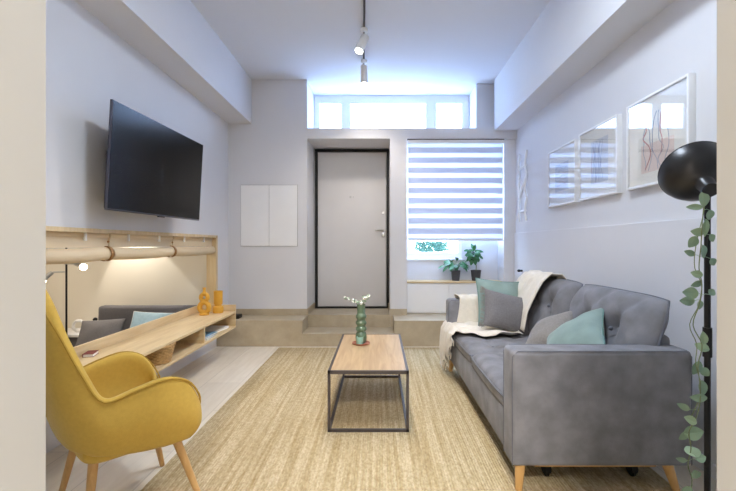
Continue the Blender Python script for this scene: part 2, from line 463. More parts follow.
# transom window over the door
wn = MB(); y0,y1=5.82,5.88; zt=3.27
for x0,x1 in ((-.905,-.862),(-.50,-.43),(.685,.775),(1.19,1.262)): wn.box(x0,x1,y0,y1,2.735,3.20)
wn.box(-.905,1.262,y0,y1,3.20,CZ); wn.box(-.905,1.262,y0,y1,2.674,2.735)
win = struct('window_1', wn, M['white'], smooth=0)
for x0,x1 in ((-.862,-.50),(-.43,.685),(.775,1.19)):
    struct('window_sash', MB().box(x0,x0+.03,y0-.008,y0+.02,2.735,3.20).box(x1-.03,x1,y0-.008,y0+.02,2.735,3.20).box(x0+.03,x1-.03,y0-.008,y0+.02,3.175,3.20).box(x0+.03,x1-.03,y0-.008,y0+.02,2.735,2.76), M['white'], win, smooth=0)
    struct('window_glass', MB().box(x0+.01,x1-.01,5.846,5.852,2.74,3.195), M['frost'], win, smooth=0, label='frosted bright pane')
# front window behind the blind
wn = MB(); y0,y1=5.62,5.69
for x0,x1 in ((.354,.405),(1.075,1.145),(1.55,1.60)): wn.box(x0,x1,y0,y1,(1.31 if x0>1.1 else 1.085),2.44)
wn.box(.354,1.60,y0,y1,2.44,2.50); wn.box(.354,1.12,y0,y1,1.0,1.085); wn.box(1.12,1.6,y0,y1,1.25,1.31)
win = struct('window_2', wn, M['white'], smooth=0)
struct('window_glass', MB().box(.40,1.08,5.652,5.658,1.08,2.45).box(1.14,1.555,5.652,5.658,1.30,2.45), M['glass'], win, smooth=0)
struct('window_sill', MB().box(.356,1.12,5.575,5.62,.985,1.01,r=.004), M['white'], win)

# planter with shrub outside the window
t = thing('window_box', (.73,5.90,1.0), 'planter of low green shrubs outside the window, seen below the striped blind', 'planter')
MB().box(.52,.98,5.84,5.97,1.0,1.10,r=.006).build('planter_box', M['white'], t)
f = MB()
for k in range(420):
    p=V((random.uniform(.53,.97),random.uniform(5.84,5.97),random.uniform(1.09,1.22)))
    f.leaf(p,(random.uniform(-1,1),random.uniform(-1,.3),random.uniform(.2,1)),(random.uniform(-1,1),-1,random.uniform(-.5,1)),.045,.022)
f.build('shrub_leaves', M['shrub'], t, smooth=0)

# ================================================================== WALL HATCH
t = thing('wall_cabinet', (-1.39,BY,1.18), 'flush white two-door meter cabinet set in the end wall left of the door', 'cabinet')
MB().box(-1.752,-1.03,BY-.004,BY+.02,1.178,1.955).build('cabinet_frame', M['iron'], t, smooth=0)
for x0,x1 in ((-1.749,-1.3925),(-1.3895,-1.033)):
    MB().box(x0,x1,BY-.010,BY,1.181,1.952,r=.0015,seg=1).build('cabinet_door', M['white'], t, smooth=0)

# ================================================================== LOW CABINET UNDER THE WINDOW + PLANTS
t = thing('low_cabinet', (.95,5.42,PZ), 'low white two-door cabinet with thin wooden top under the window', 'cabinet')
MB().box(.360,1.595,5.385,5.595,PZ,.70).build('carcass', M['white'], t, smooth=0)
for x0,x1 in ((.364,.898),(.904,1.59)):
    MB().box(x0,x1,5.368,5.384,PZ+.012,.696,r=.002,seg=1).build('cabinet_door', M['white'], t, smooth=0)
MB().box(.358,1.597,5.355,5.598,.702,.724,r=.002).build('cabinet_top', M['oakx'], t)

def pot(x,y,r,h,name,label):
    t = thing(name,(x,y,.724),label,'potted plant','potted plants on the low cabinet')
    z=.724
    MB().lathe([(r*.76,0),(r*.97,h*.9),(r,h*.9),(r,h),(r*.9,h),(r*.86,h*.86),(.001,h*.86)],(x,y,z)).build('pot', M['pot'], t)
    MB().lathe([(r*.86,h*.8),(r*.86,h*.875),(.001,h*.89)],(x,y,z)).build('soil', M['soil'], t)
    return t
t = pot(1.01,5.46,.062,.135,'bushy_houseplant','bushy green houseplant with drooping leaves in dark pot, left of the two')
f=MB(); st=MB()
for k in range(26):
    a=2*PI*k/26+random.uniform(-.3,.3); el=random.uniform(.1,1.2); L=random.uniform(.06,.16)
    e=V((1.01+math.cos(a)*L*math.cos(el),5.46+math.sin(a)*min(.1,L)*math.cos(el)*.8,.86+L*math.sin(el)*1.0+.02))
    st.tube([(1.01,5.46,.83),((1.01+e.x)/2,(5.46+e.y)/2,(.86+e.z)/2+.03),e],.0025,5)
    f.leaf(e,(math.cos(a),math.sin(a)*.6,random.uniform(-.7,.1)),(0,-.5,1),random.uniform(.075,.11),random.uniform(.04,.055),.4)
st.build('stems',M['leaf'],t); f.build('leaves',M['leaf'],t,smooth=0)
t = pot(1.275,5.46,.068,.14,'standard_tree_plant','small tree-shaped green houseplant with bare stem in dark pot, right of the two')
MB().tube([(1.275,5.46,.82),(1.28,5.46,.92),(1.265,5.46,1.0),(1.26,5.45,1.08)],.006,8).build('stem',M['stem'],t)
f=MB()
for k in range(70):
    d=V((random.gauss(0,1),random.gauss(0,.8),random.gauss(0,1))).normalized(); 
    p=V((1.245,5.45,1.07))+V((d.x*.09,d.y*.06,d.z*.085))*random.uniform(.3,1)
    f.leaf(p,(d.x,d.y,d.z*.6-.3),(0,-1,.6),random.uniform(.05,.075),random.uniform(.035,.05),.4)
f.build('leaves',M['leaf'],t,smooth=0)

# ================================================================== ZEBRA BLIND
t = thing('roller_blind', (.97,5.30,2.52), 'white day-and-night roller blind with alternating sheer and opaque horizontal stripes over the window', 'blind')
MB().box(.362,1.592,5.283,5.335,2.49,2.535,r=.008).build('blind_cassette', M['white'], t)
MB().box(.360,1.594,5.279,5.335,2.533,2.542).build('cassette_rail', M['iron'], t, smooth=0)
sh=MB(); op=MB(); top=2.50; bot=1.262; per=.1292
z=bot+.018; k=0
op.box(.372,1.585,5.302,5.304,bot,z)
cur=z
while cur<top:
    a=cur+.055; sh.box(.372,1.585,5.3025,5.3035,cur,min(a,top)); 
    if a<top: op.box(.372,1.585,5.302,5.304,a,min(cur+per,top))
    cur+=per
sh.build('sheer_stripes',M['sheer'],t,smooth=0); op.build('opaque_stripes',M['opaque'],t,smooth=0)
MB().box(.370,1.587,5.296,5.312,bot-.016,bot+.002,r=.004).build('bottom_bar',M['white'],t)

# ================================================================== TV
t = thing('television',(LX,3.25,1.42),'large black flat television tilted forward on the left wall','television')
BL=V((-1.733,2.64,1.42)); TL=V((-1.682,2.64,2.125)); BR=V((-1.672,3.86,1.42)); TR=V((-1.645,3.86,2.125))
rt=(BR-BL).normalized(); up=((TL-BL)+(TR-BR)).normalized(); c=(BL+TL+BR+TR)/4
mt=frame_mt(c, rt, up)      # local: x along tv, y up, z = right x up
nz = 1 if (mt.to_3x3()@V((0,0,1))).x>0 else -1
W2,H2=.61,.353
def zb(a,b): return (min(a*nz,b*nz),max(a*nz,b*nz))
za,zb_=zb(0,-.018); MB().box(-W2,W2,-H2,H2,za,zb_,r=.003,mt=mt).build('bezel',M['tvtrim'],t)
za,zb_=zb(.0015,-.004); MB().box(-W2+.005,W2-.005,-H2+.012,H2-.005,za,zb_,mt=mt).build('screen',M['screen'],t,smooth=0)
za,zb_=zb(-.018,-.058); MB().box(-W2+.04,W2-.04,-H2+.01,H2*.1,za,zb_,r=.012,mt=mt).build('rear_housing',M['tvbody'],t)
za,zb_=zb(.002,-.012); MB().box(-.04,.04,-H2-.008,-H2,za,zb_,mt=mt).build('sensor_bar',M['tvbody'],t,smooth=0)
MB().box(LX+.002,LX+.03,3.0,3.5,1.55,1.95,r=.004).box(LX+.03,-1.74,3.1,3.16,1.6,1.7).box(LX+.03,-1.74,3.34,3.40,1.6,1.7).build('wall_mount',M['black'],t)

# ================================================================== FLOATING SHELF UNIT
UX=-1.522; UY0,UY1=2.12,4.42; UT,UB=.492,.318
t = thing('floating_shelf_unit',(-1.72,3.3,UB),'long pale oak floating shelf unit with open compartments below the television','shelf unit')
MB().box(LX+.001,UX,UY0,UY1,UT-.02,UT,r=.0015,seg=1).build('top_board',M['oak'],t)
MB().box(LX+.001,UX,UY0,UY1,UB,UB+.018,r=.0015,seg=1).build('bottom_board',M['oak'],t)
MB().box(LX+.001,LX+.016,UY0,UY1,UB+.018,UT-.02).build('back_panel',M['oak'],t,smooth=0)
MB().box(LX+.001,LX+.022,UY0,UY1,UT,.560,r=.0015,seg=1).build('rear_lip',M['oak'],t)
MB().box(LX+.022,UX,UY1-.02,UY1,UT,.560,r=.0015,seg=1).build('end_lip',M['oakx'],t)
for y in (UY0,2.6,3.62,UY1-.018):
    MB().box(LX+.016,UX-.002,y,y+.018,UB+.018,UT-.02).build('divider',M['oakx'],t,smooth=0)

# basket
def basket(x,y,z,r0,r1,h):
    t=thing('wicker_basket',(x,y,z),'round woven wicker basket inside the open compartment of the shelf unit','basket')
    b=MB(); n=11
    for i in range(n):
        zz=z+h*(i+.5)/n; r=r0+(r1-r0)*(i+.5)/n; pts=[]
        for k in range(64):
            a=2*PI*k/64; rr=r+.004*math.cos(k*PI/2+ (PI if i%2 else 0)); pts.append((x+math.cos(a)*rr,y+math.sin(a)*rr,zz))
        b.tube(pts,.0068,6,closed=True)
    for k in range(16):
        a=2*PI*k/16; b.tube([(x+math.cos(a)*r0,y+math.sin(a)*r0,z),(x+math.cos(a)*r1,y+math.sin(a)*r1,z+h)],.004,6)
    b.lathe([(r0,0.0),(r0,.008)],(x,y,z),24)
    b.build('woven_body',M['wicker'],t)
    pts=[(x+math.cos(2*PI*k/48)*r1,y+math.sin(2*PI*k/48)*r1,z+h+.002+.003*math.sin(k*1.6)) for k in range(48)]
    MB().tube(pts,.0095,8,closed=True).build('rim',M['wicker'],t)
basket(-1.632,3.03,UB+.0215,.092,.124,.124)

# books in the far compartment
def book(x0,x1,y0,y1,z0,h,cm,rz,label,name='magazine'):
    cx,cy=(x0+x1)/2,(y0+y1)/2
    t=thing(name,(cx,cy,z0),label,'book','magazines in the far compartment of the shelf unit',rz)
    a,b=(x1-x0)/2,(y1-y0)/2
    MB().box(-a,a,-b,b,0,.0018).box(-a,a,-b,b,h-.0018,h).box(-a,-a+.003,-b,b,0,h).build('cover',M[cm],t,local=True,smooth=0)
    MB().box(-a+.003,a-.003,-b+.003,b-.003,.0018,h-.0018).build('pages',M['paper'],t,local=True,smooth=0)
book(-1.75,-1.55,3.72,3.98,UB+.0188,.016,'paper',.08,'white-covered magazine at the bottom of the pile in the shelf unit')
book(-1.74,-1.55,3.73,3.97,UB+.0356,.014,'blue',-.06,'light blue magazine on top of the pile in the shelf unit')
book(-1.76,-1.57,4.06,4.32,UB+.0188,.02,'paper',-.12,'pale magazine lying alone at the far end of the compartment')
book(-1.87,-1.81,2.60,2.70,UT+.0008,.02,'red',.3,'small dark red book lying on the shelf unit behind the chair arm','small_book')
bpy.context.view_layer.update()
for o in COL.objects:
    if o.name.startswith('small_book'): del o['group']

# ochre vases
x,y,z=-1.755,4.17,UT+.0008
t=thing('sculptural_vase',(x,y,z),'ochre ceramic vase of two stacked open rings with a narrow neck','vase')
b=MB()
def ring(cx,cz,rx,rz_,r,pt=1):
    pts=[(cx+math.cos(2*PI*k/36)*rx, y+0, cz+math.sin(2*PI*k/36)*rz_) for k in range(36)]
    b.tube(pts,r,12,closed=True)
ring(x,z+.0755,.046,.050,.024); ring(x,z+.176,.034,.034,.020)
b.lathe([(.045,0),(.048,.012),(.035,.024)],(x,y,z),24)
b.lathe([(.022,.215),(.016,.235),(.013,.25),(.017,.275),(.012,.275),(.01,.24)],(x,y,z),20)
b.build('vase_body',M['mustardceramic'],t)
x,y=-1.67,4.31
t=thing('cylinder_vase',(x,y,z),'ochre ribbed cylinder vase with wider foot beside the ring vase','vase')
MB().lathe([(.050,0),(.052,.01),(.052,.055),(.046,.065),(.034,.072),(.034,.082),(.043,.09),(.044,.215),(.046,.225),(.038,.225),(.036,.1),(.001,.1)],(x,y,z),32).build('vase_body',M['mustardceramic'],t)

# ================================================================== ROLLED LINEN BLINDS IN THE OPENING
RXc=LX-.045
spans=((2.19,2.98),(3.0,3.90),(3.92,4.83))
labs=('rolled-up linen blind in the pass-through opening, nearest of the three','rolled-up linen blind in the middle of the pass-through opening','rolled-up linen blind at the far end of the pass-through opening')
for (a,b_),lb in zip(spans,labs):
    t=thing('rolled_blind',(RXc,(a+b_)/2,OZ1-.022),lb,'blind','rolled linen blinds in the opening')
    MB().box(RXc-.008,RXc+.008,a,b_,1.18,OZ1-.024).box(RXc-.015,RXc+.018,a,b_,OZ1-.052,OZ1-.023,r=.003).build('hanging_cloth',M['linen'],t)
    rl=MB(); n=18
    def cylf(i,j):
        ang=2*PI*j*1.0; yy=a+(b_-a)*i
        r=.046+.003*noise.noise(V((yy*4,math.cos(ang),math.sin(ang))))
        return V((RXc+.005+math.cos(ang)*r,yy,1.135-.008*math.sin(PI*i)+math.sin(ang)*r))
    rl.grid(cylf,24,24)
    rl.lathe([(.045,0),(.045,.004)],(0,0,0),24,None) if False else None
    rl.cyl((RXc+.005,a+.002,1.135),(RXc+.005,a+.006,1.135),.043,seg=24); rl.cyl((RXc+.005,b_-.006,1.135),(RXc+.005,b_-.002,1.135),.043,seg=24)
    rl.build('cloth_roll',M['linen'],t)
    if b_<4.8:
        ys=b_-.02
        st=MB(); pts=[]
        for k in range(13):
            an=PI*.5-PI*1.25*k/12
            pts.append((RXc+.005+math.cos(an)*.053,ys,1.135+math.sin(an)*.053))
        def stf(i,j):
            p=pts[min(12,int(round(i*12)))]; return V((p[0],ys-.018+.036*j,p[2]))
        st.grid(stf,12,2); st.build('leather_strap',M['leather'],t,solid=.004)
        MB().cyl((RXc+.02,ys,1.22),(RXc+.028,ys,1.22),.008,seg=12).build('rivet',M['leather'],t)
    for yy in (a+.2,b_-.25):
        MB().box(RXc+.012,RXc+.03,yy-.008,yy+.008,OZ1-.075,OZ1-.022,r=.002).build('track_clip',M['white'],t)

# ================================================================== BEDROOM CONTENTS
t=thing('bed',(-2.62,3.9,-.4),'low grey upholstered bed with padded headboard seen through the opening','bed')
hb=MB()
def hbf(i,j):
    zz=-.1+.60*j; sh=.05*(1-j)**2
    x0=-3.19-sh; return V((x0+(-2.08-x0)*i,4.76,zz))
hb.grid(hbf,8,6)
ob=hb.build('headboard',M['headboard'],t,solid=.12,soff=0); 
md=ob.modifiers.new('bev','BEVEL'); md.width=.03; md.segments=3
MB().box(-3.2,-2.08,2.9,4.69,-.28,-.02,r=.03,seg=3).build('bed_base',M['headboard'],t)
MB().box(-3.18,-2.09,2.92,4.68,-.02,.07,r=.05,seg=4).build('mattress',M['lightblue'],t)
for sx in (-3.1,-2.18):
    for sy in (3.0,4.6): MB().cyl((sx,sy,-.4),(sx,sy,-.27),.022).build('leg',M['black'],t)
def pillow(name,c,right,up,w,h,tk,m,pm,label,cat='cushion',pinch=.06,group=None,seed=0,p=2.5,q=.55,fringe=None,pr=.005):
    mt=frame_mt(c,right,up)
    t=thing(name,c,label,cat,group)
    vs,fs,bd=cushion(w,h,tk,p=p,q=q,pinch=pinch,wr=tk*.12,seed=seed,n=22)
    MB().raw(vs,fs,mt).build('cover',m,t,smooth=80)
    if pm: MB().tube([mt@b for b in bd],pr,6,closed=True).build('piping',pm,t)
    if fringe:
        rng=random.Random(3)
        for sg in (1,-1):
            f=MB()
            for b in bd:
                if b.x*sg<w/2*.85: continue
                for q_ in range(3):
                    o=V((0,rng.uniform(-.012,.012),0))
                    f.tube([mt@(b+o),mt@(b+o+V((sg*.02,rng.uniform(-.01,.01),rng.uniform(-.008,.008)))),mt@(b+o+V((sg*.035,rng.uniform(-.015,.015)-.006,rng.uniform(-.012,.012))))],.0016,4)
            f.build('fringe',fringe,t)
    return t
pillow('bed_pillow',(-3.02,4.50,.235),(1,.08,.05),(0,.5,.85),.46,.32,.13,M['greypil'],None,'dark grey pillow on the bed seen through the opening','pillow',pinch=.05)
pillow('bed_pillow',(-2.46,4.52,.28),(1,.03,-.04),(0,.45,.85),.52,.38,.13,M['lightblue'],M['paper'],'light blue pillow with pale edge against the grey headboard','pillow',pinch=.05,seed=4,pr=.004)

t=thing('nightstand',(-3.5,4.72,-.4),'white bedside table beside the low bed','bedside table')
MB().box(-3.72,-3.27,4.60,4.98,.17,.20,r=.004).build('table_top',M['white'],t)
MB().box(-3.70,-3.29,4.63,4.97,-.34,.17,r=.004).build('body',M['headboard'],t)
for sx in (-3.66,-3.33):
    for sy in (4.66,4.94): MB().cyl((sx,sy,-.4),(sx,sy,-.33),.015).build('leg',M['black'],t)
t=thing('ring_vase',(-3.40,4.70,.20),'white ring-shaped vase on the bedside table','vase')
MB().tube([(-3.40+.062*math.cos(2*PI*k/32),4.70,.277+.062*math.sin(2*PI*k/32)) for k in range(32)],.016,10,closed=True).cyl((-3.40,4.70,.201),(-3.40,4.70,.212),.03).build('vase_body',M['white'],t)
t=thing('bedside_figurine',(-3.31,4.84,.20),'small dark figurine on white base beside the ring vase','figurine')
MB().lathe([(.03,0),(.03,.02),(.018,.05),(.022,.08),(.01,.1)],(-3.31,4.84,.20),16).build('base',M['white'],t)
MB().ball((-3.31,4.84,.325),.025).build('head',M['black'],t)

t=thing('reading_lamp_pole',(-3.45,4.58,-.4),'slim black pole lamp with two bright spot heads seen through the opening','floor lamp')
MB().cyl((-3.45,4.58,-.4),(-3.45,4.58,1.35),.010).build('pole',M['black'],t)
MB().lathe([(.035,0),(.035,.015),(.02,.03)],(-3.45,4.58,-.4)).build('base',M['black'],t)
def spot(px,pz,hx,hz,n,label):
    s=MB().tube([(-3.45,4.56,pz),(px,4.50,pz)],.008).cyl((px,4.50,pz),(hx,4.46,hz),.020,.026).build('spot_head',M['chrome'],t)
    MB().ball((hx+(hx-px)*.2,4.45,hz+(hz-pz)*.3),.034).build('bulb',M['bulb'],s)
spot(-3.29,.99,-3.19,.965,0,''); spot(-3.54,.90,-3.60,.83,1,'')

# ================================================================== TRACK LIGHT
t=thing('ceiling_track',(-.12,3.4,CZ),'slim dark ceiling track running towards the windows','lighting track')
p0=V((-.02,1.0,CZ)); p1=V((-.172,4.70,CZ))
def trk(y): return p0+(p1-p0)*((y-p0.y)/(p1.y-p0.y))
mtx=frame_mt((p0+p1)/2,(p1-p0),(0,0,1)); Lh=(p1-p0).length/2
MB().box(-Lh,Lh,-.022,0,-.009,.009,mt=mtx).build('rail',M['iron'],t,smooth=0)
def track_spot(y,aim,label,power,col,ang=100,first=False,blend=.8,size=.05):
    b=trk(y); t=thing('track_spotlight',(b.x,b.y,CZ-.022),label,'spotlight','spotlights on the ceiling track')
    z=CZ-.022
    MB().lathe([(.034,-.035),(.036,0)],(b.x,b.y,z),20).build('adapter',M['white'],t)
    j=V((b.x,b.y,z-.10)); MB().cyl((b.x,b.y,z-.035),j,.010).build('stem',M['chrome'],t)
    d=V(aim).normalized(); a=j-d*.03; e=j+d*.15
    MB().cyl(a,e,.038,.042,seg=24).cyl(a-d*.012,a,.03,.038,seg=24).build('lamp_body',M['white'],t)
    MB().cyl(e,e+d*.002,.036,seg=24).build('diffuser',M['glow'],t)
    l=bpy.data.lights.new('spot_beam','SPOT'); l.energy=power; l.color=col; l.spot_size=math.radians(ang); l.spot_blend=blend; l.shadow_soft_size=size
    lo=bpy.data.objects.new('spot_beam',l); COL.objects.link(lo); lo.parent=t
    lo.location=(e+d*.03)-V((b.x,b.y,z)); lo.rotation_euler=d.to_track_quat('-Z','Y').to_euler()
SP=.72
WC=(1,.90,.78)
track_spot(3.98,(-.35,-.35,-1),'tilted white spotlight at the middle of the ceiling track',70*SP,WC,90)
track_spot(4.66,(.02,.12,-1),'white spotlight pointing straight down at the far end of the ceiling track',42*SP,WC,125)
track_spot(2.9,(.25,.15,-1),'white spotlight over the coffee table, nearer than the tilted one',58*SP,WC,84)
track_spot(1.6,(-.25,.25,-1),'added fill spotlight on the near, unseen part of the ceiling track',46*SP,WC,90)  # extra head out of view, added to brighten the near floor

# ================================================================== PICTURES
def picture(y0,y1,z0,z1,label,kind):
    x1=RX; x0=RX-.042; t=thing('framed_print',(RX,(y0+y1)/2,z0),label,'framed picture','square white framed prints on the right wall')
    fw=.016
    MB().box(x0,x1,y0,y0+fw,z0,z1,r=.002).box(x0,x1,y1-fw,y1,z0,z1,r=.002).box(x0,x1,y0+fw,y1-fw,z0,z0+fw,r=.002).box(x0,x1,y0+fw,y1-fw,z1-fw,z1,r=.002).build('frame',M['white'],t)
    MB().box(x0+.012,x0+.018,y0+fw,y1-fw,z0+fw,z1-fw).build('mat_board',M['paper'],t,smooth=0)
    MB().box(x0+.005,x0+.007,y0+fw,y1-fw,z0+fw,z1-fw).build('glazing',M['glass'],t,smooth=0)
    cy,cz=(y0+y1)/2,(z0+z1)/2; xs=x0+.011; rng=random.Random(int(y0*100))
    a,b_,c_=MB(),MB(),MB()
    def line(mb,pts,r): mb.tube([(xs,cy+p[0],cz+p[1]) for p in catmull([V((p[0],p[1],0)) for p in pts],5)],r,5)
    if kind==0:
        c_.box(xs-.0005,xs+.001,cy-.16,cy+.14,cz-.20,cz-.02)
        for k in range(5):
            x=-.10+.05*k; line(a,[(x+rng.uniform(-.03,.03),-.19+.06*i) for i in range(7)],.0022)
        line(b_,[(.10,.16),(.09,.07),(.12,.02),(.06,-.04),(.05,-.10),(.10,-.18)],.004)
        line(b_,[(-.05,.15),(-.04,.05),(-.06,-.02),(-.05,-.1)],.003)
    elif kind==1:
        c_.box(xs-.0005,xs+.001,cy-.15,cy+.10,cz-.17,cz+.17)
        for k in range(7):
            line(a,[(-.06+.02*k+rng.uniform(-.02,.02),-.15+.05*i+rng.uniform(-.01,.01)) for i in range(7)],.0028)
        line(b_,[(.08,-.1),(.09,.0),(.05,.1)],.002)
    else:
        c_.box(xs-.0005,xs+.001,cy-.14,cy+.14,cz-.14,cz+.12)
        for k in range(5):
            line(a,[(-.12+.05*i,-.08+.04*k+rng.uniform(-.02,.02)) for i in range(6)],.003)
        line(b_,[(-.1,-.1),(0,-.05),(.1,-.1)],.002)
    c_.build('print_wash',M['artpink' if kind==0 else 'artgrey'],t,smooth=0)
    a.build('blue_ink_lines',M['artblue'],t); b_.build('red_ink_lines',M['artred'],t)
picture(2.289,2.868,1.572,2.148,'square white framed print with red and blue lines, nearest the black lamp',0)
picture(2.981,3.553,1.572,2.140,'middle one of three square white framed prints, with grey-blue sketch',1)
picture(3.621,4.200,1.570,2.125,'square white framed print farthest along the right wall, near the window',2)

# white wavy wall sculpture
t=thing('wall_sculpture',(RX,4.98,1.48),'slim white wall sculpture of linked H-shaped strips beside the window','wall sculpture')
s=MB()
ya,yb=5.12,4.88
for zb0 in (1.48,1.76,2.04):
    s.tube(catmull([(RX-.015,ya,zb0),(RX-.03,ya-.02,zb0+.1),(RX-.015,ya+.01,zb0+.27)],4),.014,8)
    s.tube(catmull([(RX-.015,yb,zb0),(RX-.03,yb+.02,zb0+.12),(RX-.015,yb-.01,zb0+.27)],4),.014,8)
for z0_,z1_ in ((1.60,1.60),(1.78,2.02),(2.12,2.14)):
    s.tube([(RX-.018,ya,z0_),(RX-.025,(ya+yb)/2,(z0_+z1_)/2),(RX-.018,yb,z1_)],.012,8)
s.build('strips',M['white'],t)

# small dark object against the wall behind the throw
b=MB(); kx=RX-.022; b.cyl((kx-.001,5.0,.885),(kx-.03,5.0,.885),.012).ball((kx-.04,5.0,.885),.024,(1,1,.7))
tag(b.build('wall_socket_plug',M['black']),'small black plug on the right wall just above the throw on the sofa','plug')

# ================================================================== RUG
t=MB(); t.box(-1.156,1.45,1.1,4.80,0,.010,r=.004)
o=t.build('jute_rug',M['rug']); tag(o,'large striped natural jute rug on the floor under the coffee table','rug')
RZ=.0106

# ================================================================== COFFEE TABLE
t=thing('coffee_table',(-.075,3.22,RZ),'low coffee table with oak top and thin dark metal frame on the rug','table')
x0,x1,y0,y1=-.326,.190,2.63,3.72; zt=.398; r=.0085
def lerp(a,b,f): return a+(b-a)*f
for (x,y) in ((x0,y0),(x1,y0),(x0,y1),(x1,y1)):
    xx=x+r if x==x0 else x-r; yy=y+r if y==y0 else y-r
    MB().box(xx-r,xx+r,yy-r,yy+r,RZ,zt).build('leg',M['iron'],t,smooth=0)
MB().box(x0,x1,y0,y0+2*r,zt-.02,zt+.001).box(x0,x1,y1-2*r,y1,zt-.02,zt+.001).box(x0,x0+2*r,y0,y1,zt-.02,zt+.001).box(x1-2*r,x1,y0,y1,zt-.02,zt+.001).build('top_frame',M['iron'],t,smooth=0)
MB().box(x0,x1,y0,y0+2*r,RZ,RZ+.017).box(x0,x1,y1-2*r,y1,RZ,RZ+.017).box(x0,x0+2*r,y0,y1,RZ,RZ+.017).box(x1-2*r,x1,y0,y1,RZ,RZ+.017).build('bottom_frame',M['iron'],t,smooth=0)
MB().box(x0+2*r,x1-2*r,y0+2*r,y1-2*r,zt-.016,zt,r=.001,seg=1).build('tabletop',M['tabletop'],t)

# coaster, vase, jar
cx,cy=-.145,3.35; z=zt+.0006
t=thing('coaster_tray',(cx,cy,z),'small round reddish wooden tray under the green vase','tray')
MB().lathe([(.066,0),(.072,.004),(.073,.012),(.068,.012),(.065,.007),(.001,.007)],(cx,cy,z)).build('tray',M['coaster'],t)
z+=.008
t=thing('ribbed_vase',(cx,cy+.015,z),'tall sage green vase with bulging tiers on the coffee table','vase')
prof=[(.034,0),(.043,.012),(.046,.04),(.044,.07),(.036,.085)]
zz=.085
for k in range(3):
    prof+= [(.034,zz+.005),(.044,zz+.018),(.044,zz+.034),(.034,zz+.046)]; zz+=.05
prof+=[(.032,zz+.01),(.033,zz+.06),(.036,zz+.075),(.030,zz+.075),(.027,zz),(.001,zz)]
MB().lathe(prof,(cx,cy+.015,z)).build('vase_body',M['green'],t)
t=thing('flower_sprig',(cx,cy+.015,z+.30),'thin sprig with small white blossoms in the green vase','flowers')
s=MB(); fl=MB(); lf=MB()
for (ex,ez) in ((-.135,.355),(-.06,.335),(.04,.365),(.075,.375),(.01,.33)):
    pts=catmull([(cx,cy+.015,z+.12),(cx+ex*.15,cy+.015,z+.29),(cx+ex*.6,cy,z+ez-.012),(cx+ex,cy-.01,z+ez)],5); s.tube(pts,.002,5)
    for q_ in range(4):
        p=V(pts[-1-q_*2]); fl.ball(p+V((random.uniform(-.01,.01),random.uniform(-.01,.01),random.uniform(-.006,.012))),random.uniform(.006,.011),seg=6)
        lf.leaf(p,(random.uniform(-1,1),random.uniform(-.5,.5),random.uniform(-.3,.8)),(0,-1,.4),.03,.012)
s.build('stems',M['stem'],t); fl.build('blossoms',M['petal'],t); lf.build('leaves',M['euca'],t,smooth=0)
t=thing('glass_jar',(cx-.005,cy-.045,z),'small pale teal glass jar in front of the green vase','jar')
MB().lathe([(.026,0),(.029,.004),(.029,.058),(.026,.058),(.025,.02),(.001,.02)],(cx-.008,cy-.066+.027,z+.0005)).build('jar_body',M['tealglass'],t)

# ================================================================== SOFA
sx0,sx1,sy0,sy1=.633,1.50,1.976,3.94
t=thing('sofa',((sx0+sx1)/2,(sy0+sy1)/2,RZ),'grey velvet three-seat sofa with tufted cushions and light wooden legs','sofa'); sofa=t
AZ=.693
MB().box(sx0+.02,sx1-.02,sy0+.12,sy1-.12,.137,.345,r=.012,seg=3).build('base_frame',M['velvet'],t)
for (a,b_) in ((sy0,sy0+.15),(sy1-.15,sy1)):
    ar=MB().box(sx0,sx1,a,b_,.137,AZ,r=.026,seg=4)
    o=ar.build('armrest',M['velvet'],t)
    pp=MB()
    for yy in (a+.006,b_-.006):
        pp.tube([(sx0+.004,yy,.145),(sx0+.004,yy,AZ-.03),(sx0+.03,yy,AZ-.004),(sx1-.03,yy,AZ-.004),(sx1-.006,yy,AZ-.03),(sx1-.006,yy,.145)],.0022,6)
    pp.build('arm_piping',M['velvetpipe'],o)
bf=MB().box(sx1-.13,sx1-.002,sy0+.14,sy1-.14,.137,.735,r=.03,seg=4).build('back_frame',M['velvet'],t)
mid=2.955
for k,(a,b_) in enumerate(((sy0+.152,mid-.002),(mid+.002,sy1-.152))):
    wY=b_-a; dX=.72
    tf=[(u,v) for u in (-.66,0,.66) for v in (-.42,.25)]
    cr=[(tf[i][0],tf[i][1],tf[j][0],tf[j][1]) for i in range(6) for j in range(i+1,6) if abs(tf[i][0]-tf[j][0])<.8]
    vs,fs,bd=cushion(wY,dX,.155,p=7,q=.34,rnd=.06,tufts=tf,td=.016,tr=.05,n=44,wr=.006,seed=k*5,crease=cr)
    # local x -> -Y?, y -> X ; normal up
    mt=frame_mt((sx0+.01+dX/2,(a+b_)/2,.385),(0,-1,0),(1,0,0))
    o=MB().raw(vs,fs,mt).build('seat_cushion',M['velvet'],t,smooth=80)
    MB().tube([mt@(q_+V((0,0,.022))) for q_ in bd],.0055,6,closed=True).build('cushion_piping',M['velvetpipe'],o)
    for (u,v) in tf: MB().ball(mt@V((u*wY/2,v*dX/2,.155/2-.026)),.010,(1,1,.5),8).build('button',M['velvetpipe'],o)
